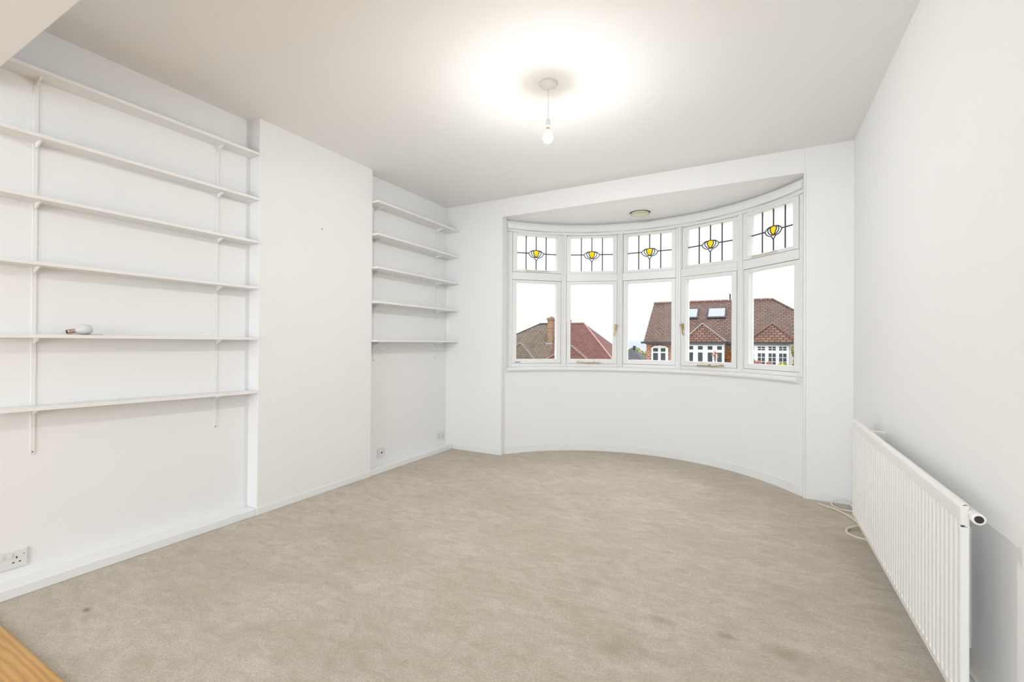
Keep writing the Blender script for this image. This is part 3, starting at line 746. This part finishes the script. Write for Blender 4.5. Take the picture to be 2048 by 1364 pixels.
bpart(MB().tube([(ys_, 38, ZRB+0.01), (-13.4, 38, ZRB+0.01)], 0.07, 8).tube([(-13.4, 38, ZRB), (-9.8, 34.55, zE)], 0.075, 6).build('red_ridge_tiles', PINK))
bpart(MB().box(-14.70, -14.62, 37.95, 38.05, 2.9, 3.22).lathe([(0.05, 3.15), (0.10, 3.30)], Matrix.Translation((-14.66, 38, 0)), 10).build('ridge_finial', SLATE))
# front bay roofs
def bbay(ax, az, half, m1, cen, m2):
    e = 33.7; yb_ = 38-(ZRB-az)/KB; ya = 34.5
    l, r_ = cen-half, cen+half
    bpart(MB().box(l+0.15, r_-0.15, e+0.25, 34.8, -3.2, zE-0.05).build('bay_wall', RENDER_))
    A1 = (l, e, zE); B1 = (r_, e, zE); AP = (ax, ya, az); RB = (ax, yb_, az)
    bpart(slab('bay_roof_front', [A1, B1, (ax, ya, az-0.02)], 0.08, m2, None))
    bpart(slab('bay_roof_side', [(l, 34.7, zE), A1, AP, RB], 0.08, m1, None))
    bpart(slab('bay_roof_side', [B1, (r_, 34.7, zE), RB, AP], 0.08, m1, None))
    mb = MB()
    for P0, P1 in ((A1, AP), (B1, AP)):
        P0, P1 = Vector(P0), Vector(P1)
        for i in range(16):
            c_ = P0.lerp(P1, (i+0.5)/16)+Vector((0, -0.02, 0.03)); mb.tube([c_+Vector((-0.06, 0, -0.04)), c_+Vector((0.06, 0, 0.04))], 0.03, 5)
    bpart(mb.build('hip_tiles', STONE))
bbay(-17.85, 1.22, 1.75, TILEB, -17.95, TILEB)
bbay(-13.25, 1.02, 1.75, TILER, -13.3, TILER)
# chimney with corbelled top
ch = MB().box(-16.0, -15.58, 36.0, 36.8, 0.6, 3.18).build('chimney', CHIMB, uv=True); bpart(ch)
bpart(MB().box(-16.04, -15.54, 35.96, 36.84, 3.18, 3.27).box(-16.08, -15.50, 35.92, 36.88, 3.27, 3.36).box(-16.02, -15.56, 35.98, 36.82, 3.36, 3.42).build('chimney_cap', CHIMB, uv=True), ch)
for yy in (36.2, 36.6): bpart(MB().lathe([(0.11, 3.40), (0.10, 3.50), (0.12, 3.53)], Matrix.Translation((-15.79, yy, 0)), 12).build('chimney_pot', STONE), ch)
bpart(MB().box(-16.12, -15.50, 35.86, 36.0, rb(0, 35.9)[2]-0.02, rb(0, 35.9)[2]+0.13).build('flashing', STONE), ch)

# ---------------------------------------------------------------- far roof, trees, hills
o = empty('slate_roofed_house', (-11.5, 47, -3.2)); prop(o, 'dark slate roof far off between the two houses', 'house')
HROOT = (-11.5, 47, -3.2); HB = o
bpart(MB().box(-12.8, -10.4, 45.5, 49.5, -3.2, -0.4).build('wall', RENDER_))
bpart(slab('slate_roof', [(-13.2, 45, -0.45), (-9.75, 45, -0.45), (-11.3, 46.6, 0.78)], 0.1, SLATE, None, uv=False))
bpart(slab('slate_roof', [(-9.75, 45, -0.45), (-9.9, 49.8, -0.45), (-11.3, 46.6, 0.78)], 0.1, SLATE, None, uv=False))
bpart(slab('slate_roof', [(-13.2, 45, -0.45), (-11.3, 46.6, 0.78), (-13.2, 49.8, -0.45)], 0.1, SLATE, None, uv=False))
bpart(slab('slate_roof', [(-9.9, 49.8, -0.45), (-13.2, 49.8, -0.45), (-11.3, 46.6, 0.78)], 0.1, SLATE, None, uv=False))
bpart(MB().box(-11.15, -10.95, 46.5, 46.8, 0.3, 1.0).build('chimney', SLATE))

def leaf_cloud(centers, n, size, flat=1.0):
    mb = MB()
    for i in range(n):
        cx_, cy_, cz_, rx, ry, rz = random.choice(centers)
        while True:
            p = Vector((random.uniform(-1, 1), random.uniform(-1, 1), random.uniform(-1, 1)))
            if 0.35 < p.length < 1: break
        q = Vector((cx_+p.x*rx, cy_+p.y*ry, cz_+p.z*rz))
        a = Vector((random.gauss(0, 1), random.gauss(0, 1), random.gauss(0, 1))).normalized()
        b_ = a.orthogonal().normalized(); s_ = size*random.uniform(0.6, 1.3)
        k_ = len(mb.v)
        mb.v += [tuple(q-a*s_), tuple(q+b_*s_*0.5), tuple(q+a*s_), tuple(q-b_*s_*0.5)]
        mb.f.append((k_, k_+1, k_+2, k_+3))
    return mb
def plant(name, lab, cat, root, stems, centers, n, size, mat):
    t = empty(name, root); prop(t, lab, cat)
    inv = Matrix.Translation(-Vector(root))
    s_ = MB()
    for st_ in stems: s_.tube(st_, 0.035, 6)
    o1 = s_.build('stems', BARK); o1.parent = t; o1.matrix_parent_inverse = inv
    me_ = leaf_cloud(centers, n, size)
    o2 = me_.build('foliage', mat); o2.parent = t; o2.matrix_parent_inverse = inv; o2['kind'] = 'stuff'
plant('creeper', 'orange red creeper on the brick wall between the two bays', 'creeper', (-1.36, 28.16, -3.2),
      [[(-1.36, 28.24, -3.2), (-1.40, 28.24, -1), (-1.36, 28.24, 0.6)]],
      [(-1.40, 28.2, 0.35, 0.22, 0.10, 0.45), (-1.35, 28.2, -0.6, 0.3, 0.12, 0.9), (-1.32, 28.2, -2, 0.3, 0.12, 1.0)], 1500, 0.055, LEAF_O)
plant('yellow_shrub', 'yellow green shrub in front of the right house bay', 'shrub', (1.13, 26.4, -3.2),
      [[(1.13, 26.4, -3.2), (1.10, 26.4, -1), (1.13, 26.4, 0)]],
      [(1.08, 26.4, -0.10, 0.36, 0.3, 0.40), (1.14, 26.4, -1.2, 0.36, 0.35, 0.9)], 2600, 0.055, LEAF_Y)
plant('autumn_tree', 'autumn coloured small tree at the right edge of the bay', 'tree', (1.95, 26.45, -3.2),
      [[(1.95, 26.45, -3.2), (1.85, 26.45, -1), (1.70, 26.5, 1.0)], [(1.85, 26.45, -1), (2.2, 26.45, 0.4)]],
      [(1.66, 26.45, 0.9, 0.18, 0.2, 0.35), (1.74, 26.45, 0.2, 0.20, 0.3, 0.5), (2.1, 26.4, -0.4, 0.5, 0.4, 0.7)], 2200, 0.06, LEAF_H)
plant('pink_leaved_shrub', 'pink red leaved branches before the white bay window', 'shrub', (-0.10, 26.0, -3.2),
      [[(-0.1, 26.0, -3.2), (-0.2, 26.0, -1), (-0.25, 26.0, 0.3)], [(-0.2, 26.0, -1), (0.05, 26.0, 0.2)], [(-0.2, 26.0, -1), (0.5, 26.0, 0.2)]],
      [(-0.22, 26.0, 0.22, 0.25, 0.2, 0.26), (0.02, 26.0, 0.15, 0.2, 0.2, 0.26), (0.50, 26.0, 0.12, 0.16, 0.16, 0.25), (0, 26.0, -0.7, 0.5, 0.3, 0.6)], 1100, 0.045, LEAF_P)
plant('bronze_climber', 'thin reddish climber branch over the white bay window', 'shrub', (-1.95, 26.6, -3.2),
      [[(-1.95, 26.6, -3.2), (-2.0, 26.6, -1), (-2.0, 26.6, 0.8)]],
      [(-2.0, 26.6, 0.60, 0.20, 0.1, 0.28), (-1.95, 26.6, -0.6, 0.3, 0.2, 0.6)], 130, 0.05, LEAF_P)
plant('distant_tree', 'yellow green tree beyond the dark slate roof', 'tree', (-13.6, 58, -3.2),
      [[(-13.6, 58, -3.2), (-13.6, 58, 0)]],
      [(-13.7, 58, -0.1, 0.9, 0.9, 0.95), (-12.6, 57, -0.5, 1.2, 0.9, 0.9), (-14.8, 58, -0.7, 1.0, 0.9, 0.9)], 3500, 0.12, LEAF_H)
# wooded hills on the horizon
hm_ = MB(); nx_ = 80
for i in range(nx_+1):
    x_ = -170+i*2.6
    for j, (dy, hz) in enumerate(((0, -3.5), (18, 0.2), (45, 2.3), (110, 2.9), (160, -3.5))):
        hm_.v.append((x_, 230+dy, hz + (0 if j in (0, 4) else random.uniform(-0.35, 0.35)+0.5*math.sin(x_*0.11+j))))
for i in range(nx_):
    for j in range(4): hm_.f.append((i*5+j, (i+1)*5+j, (i+1)*5+j+1, i*5+j+1))
o = hm_.build('hills', HILL); o['kind'] = 'structure'; o['label'] = 'pale wooded hills on the horizon'
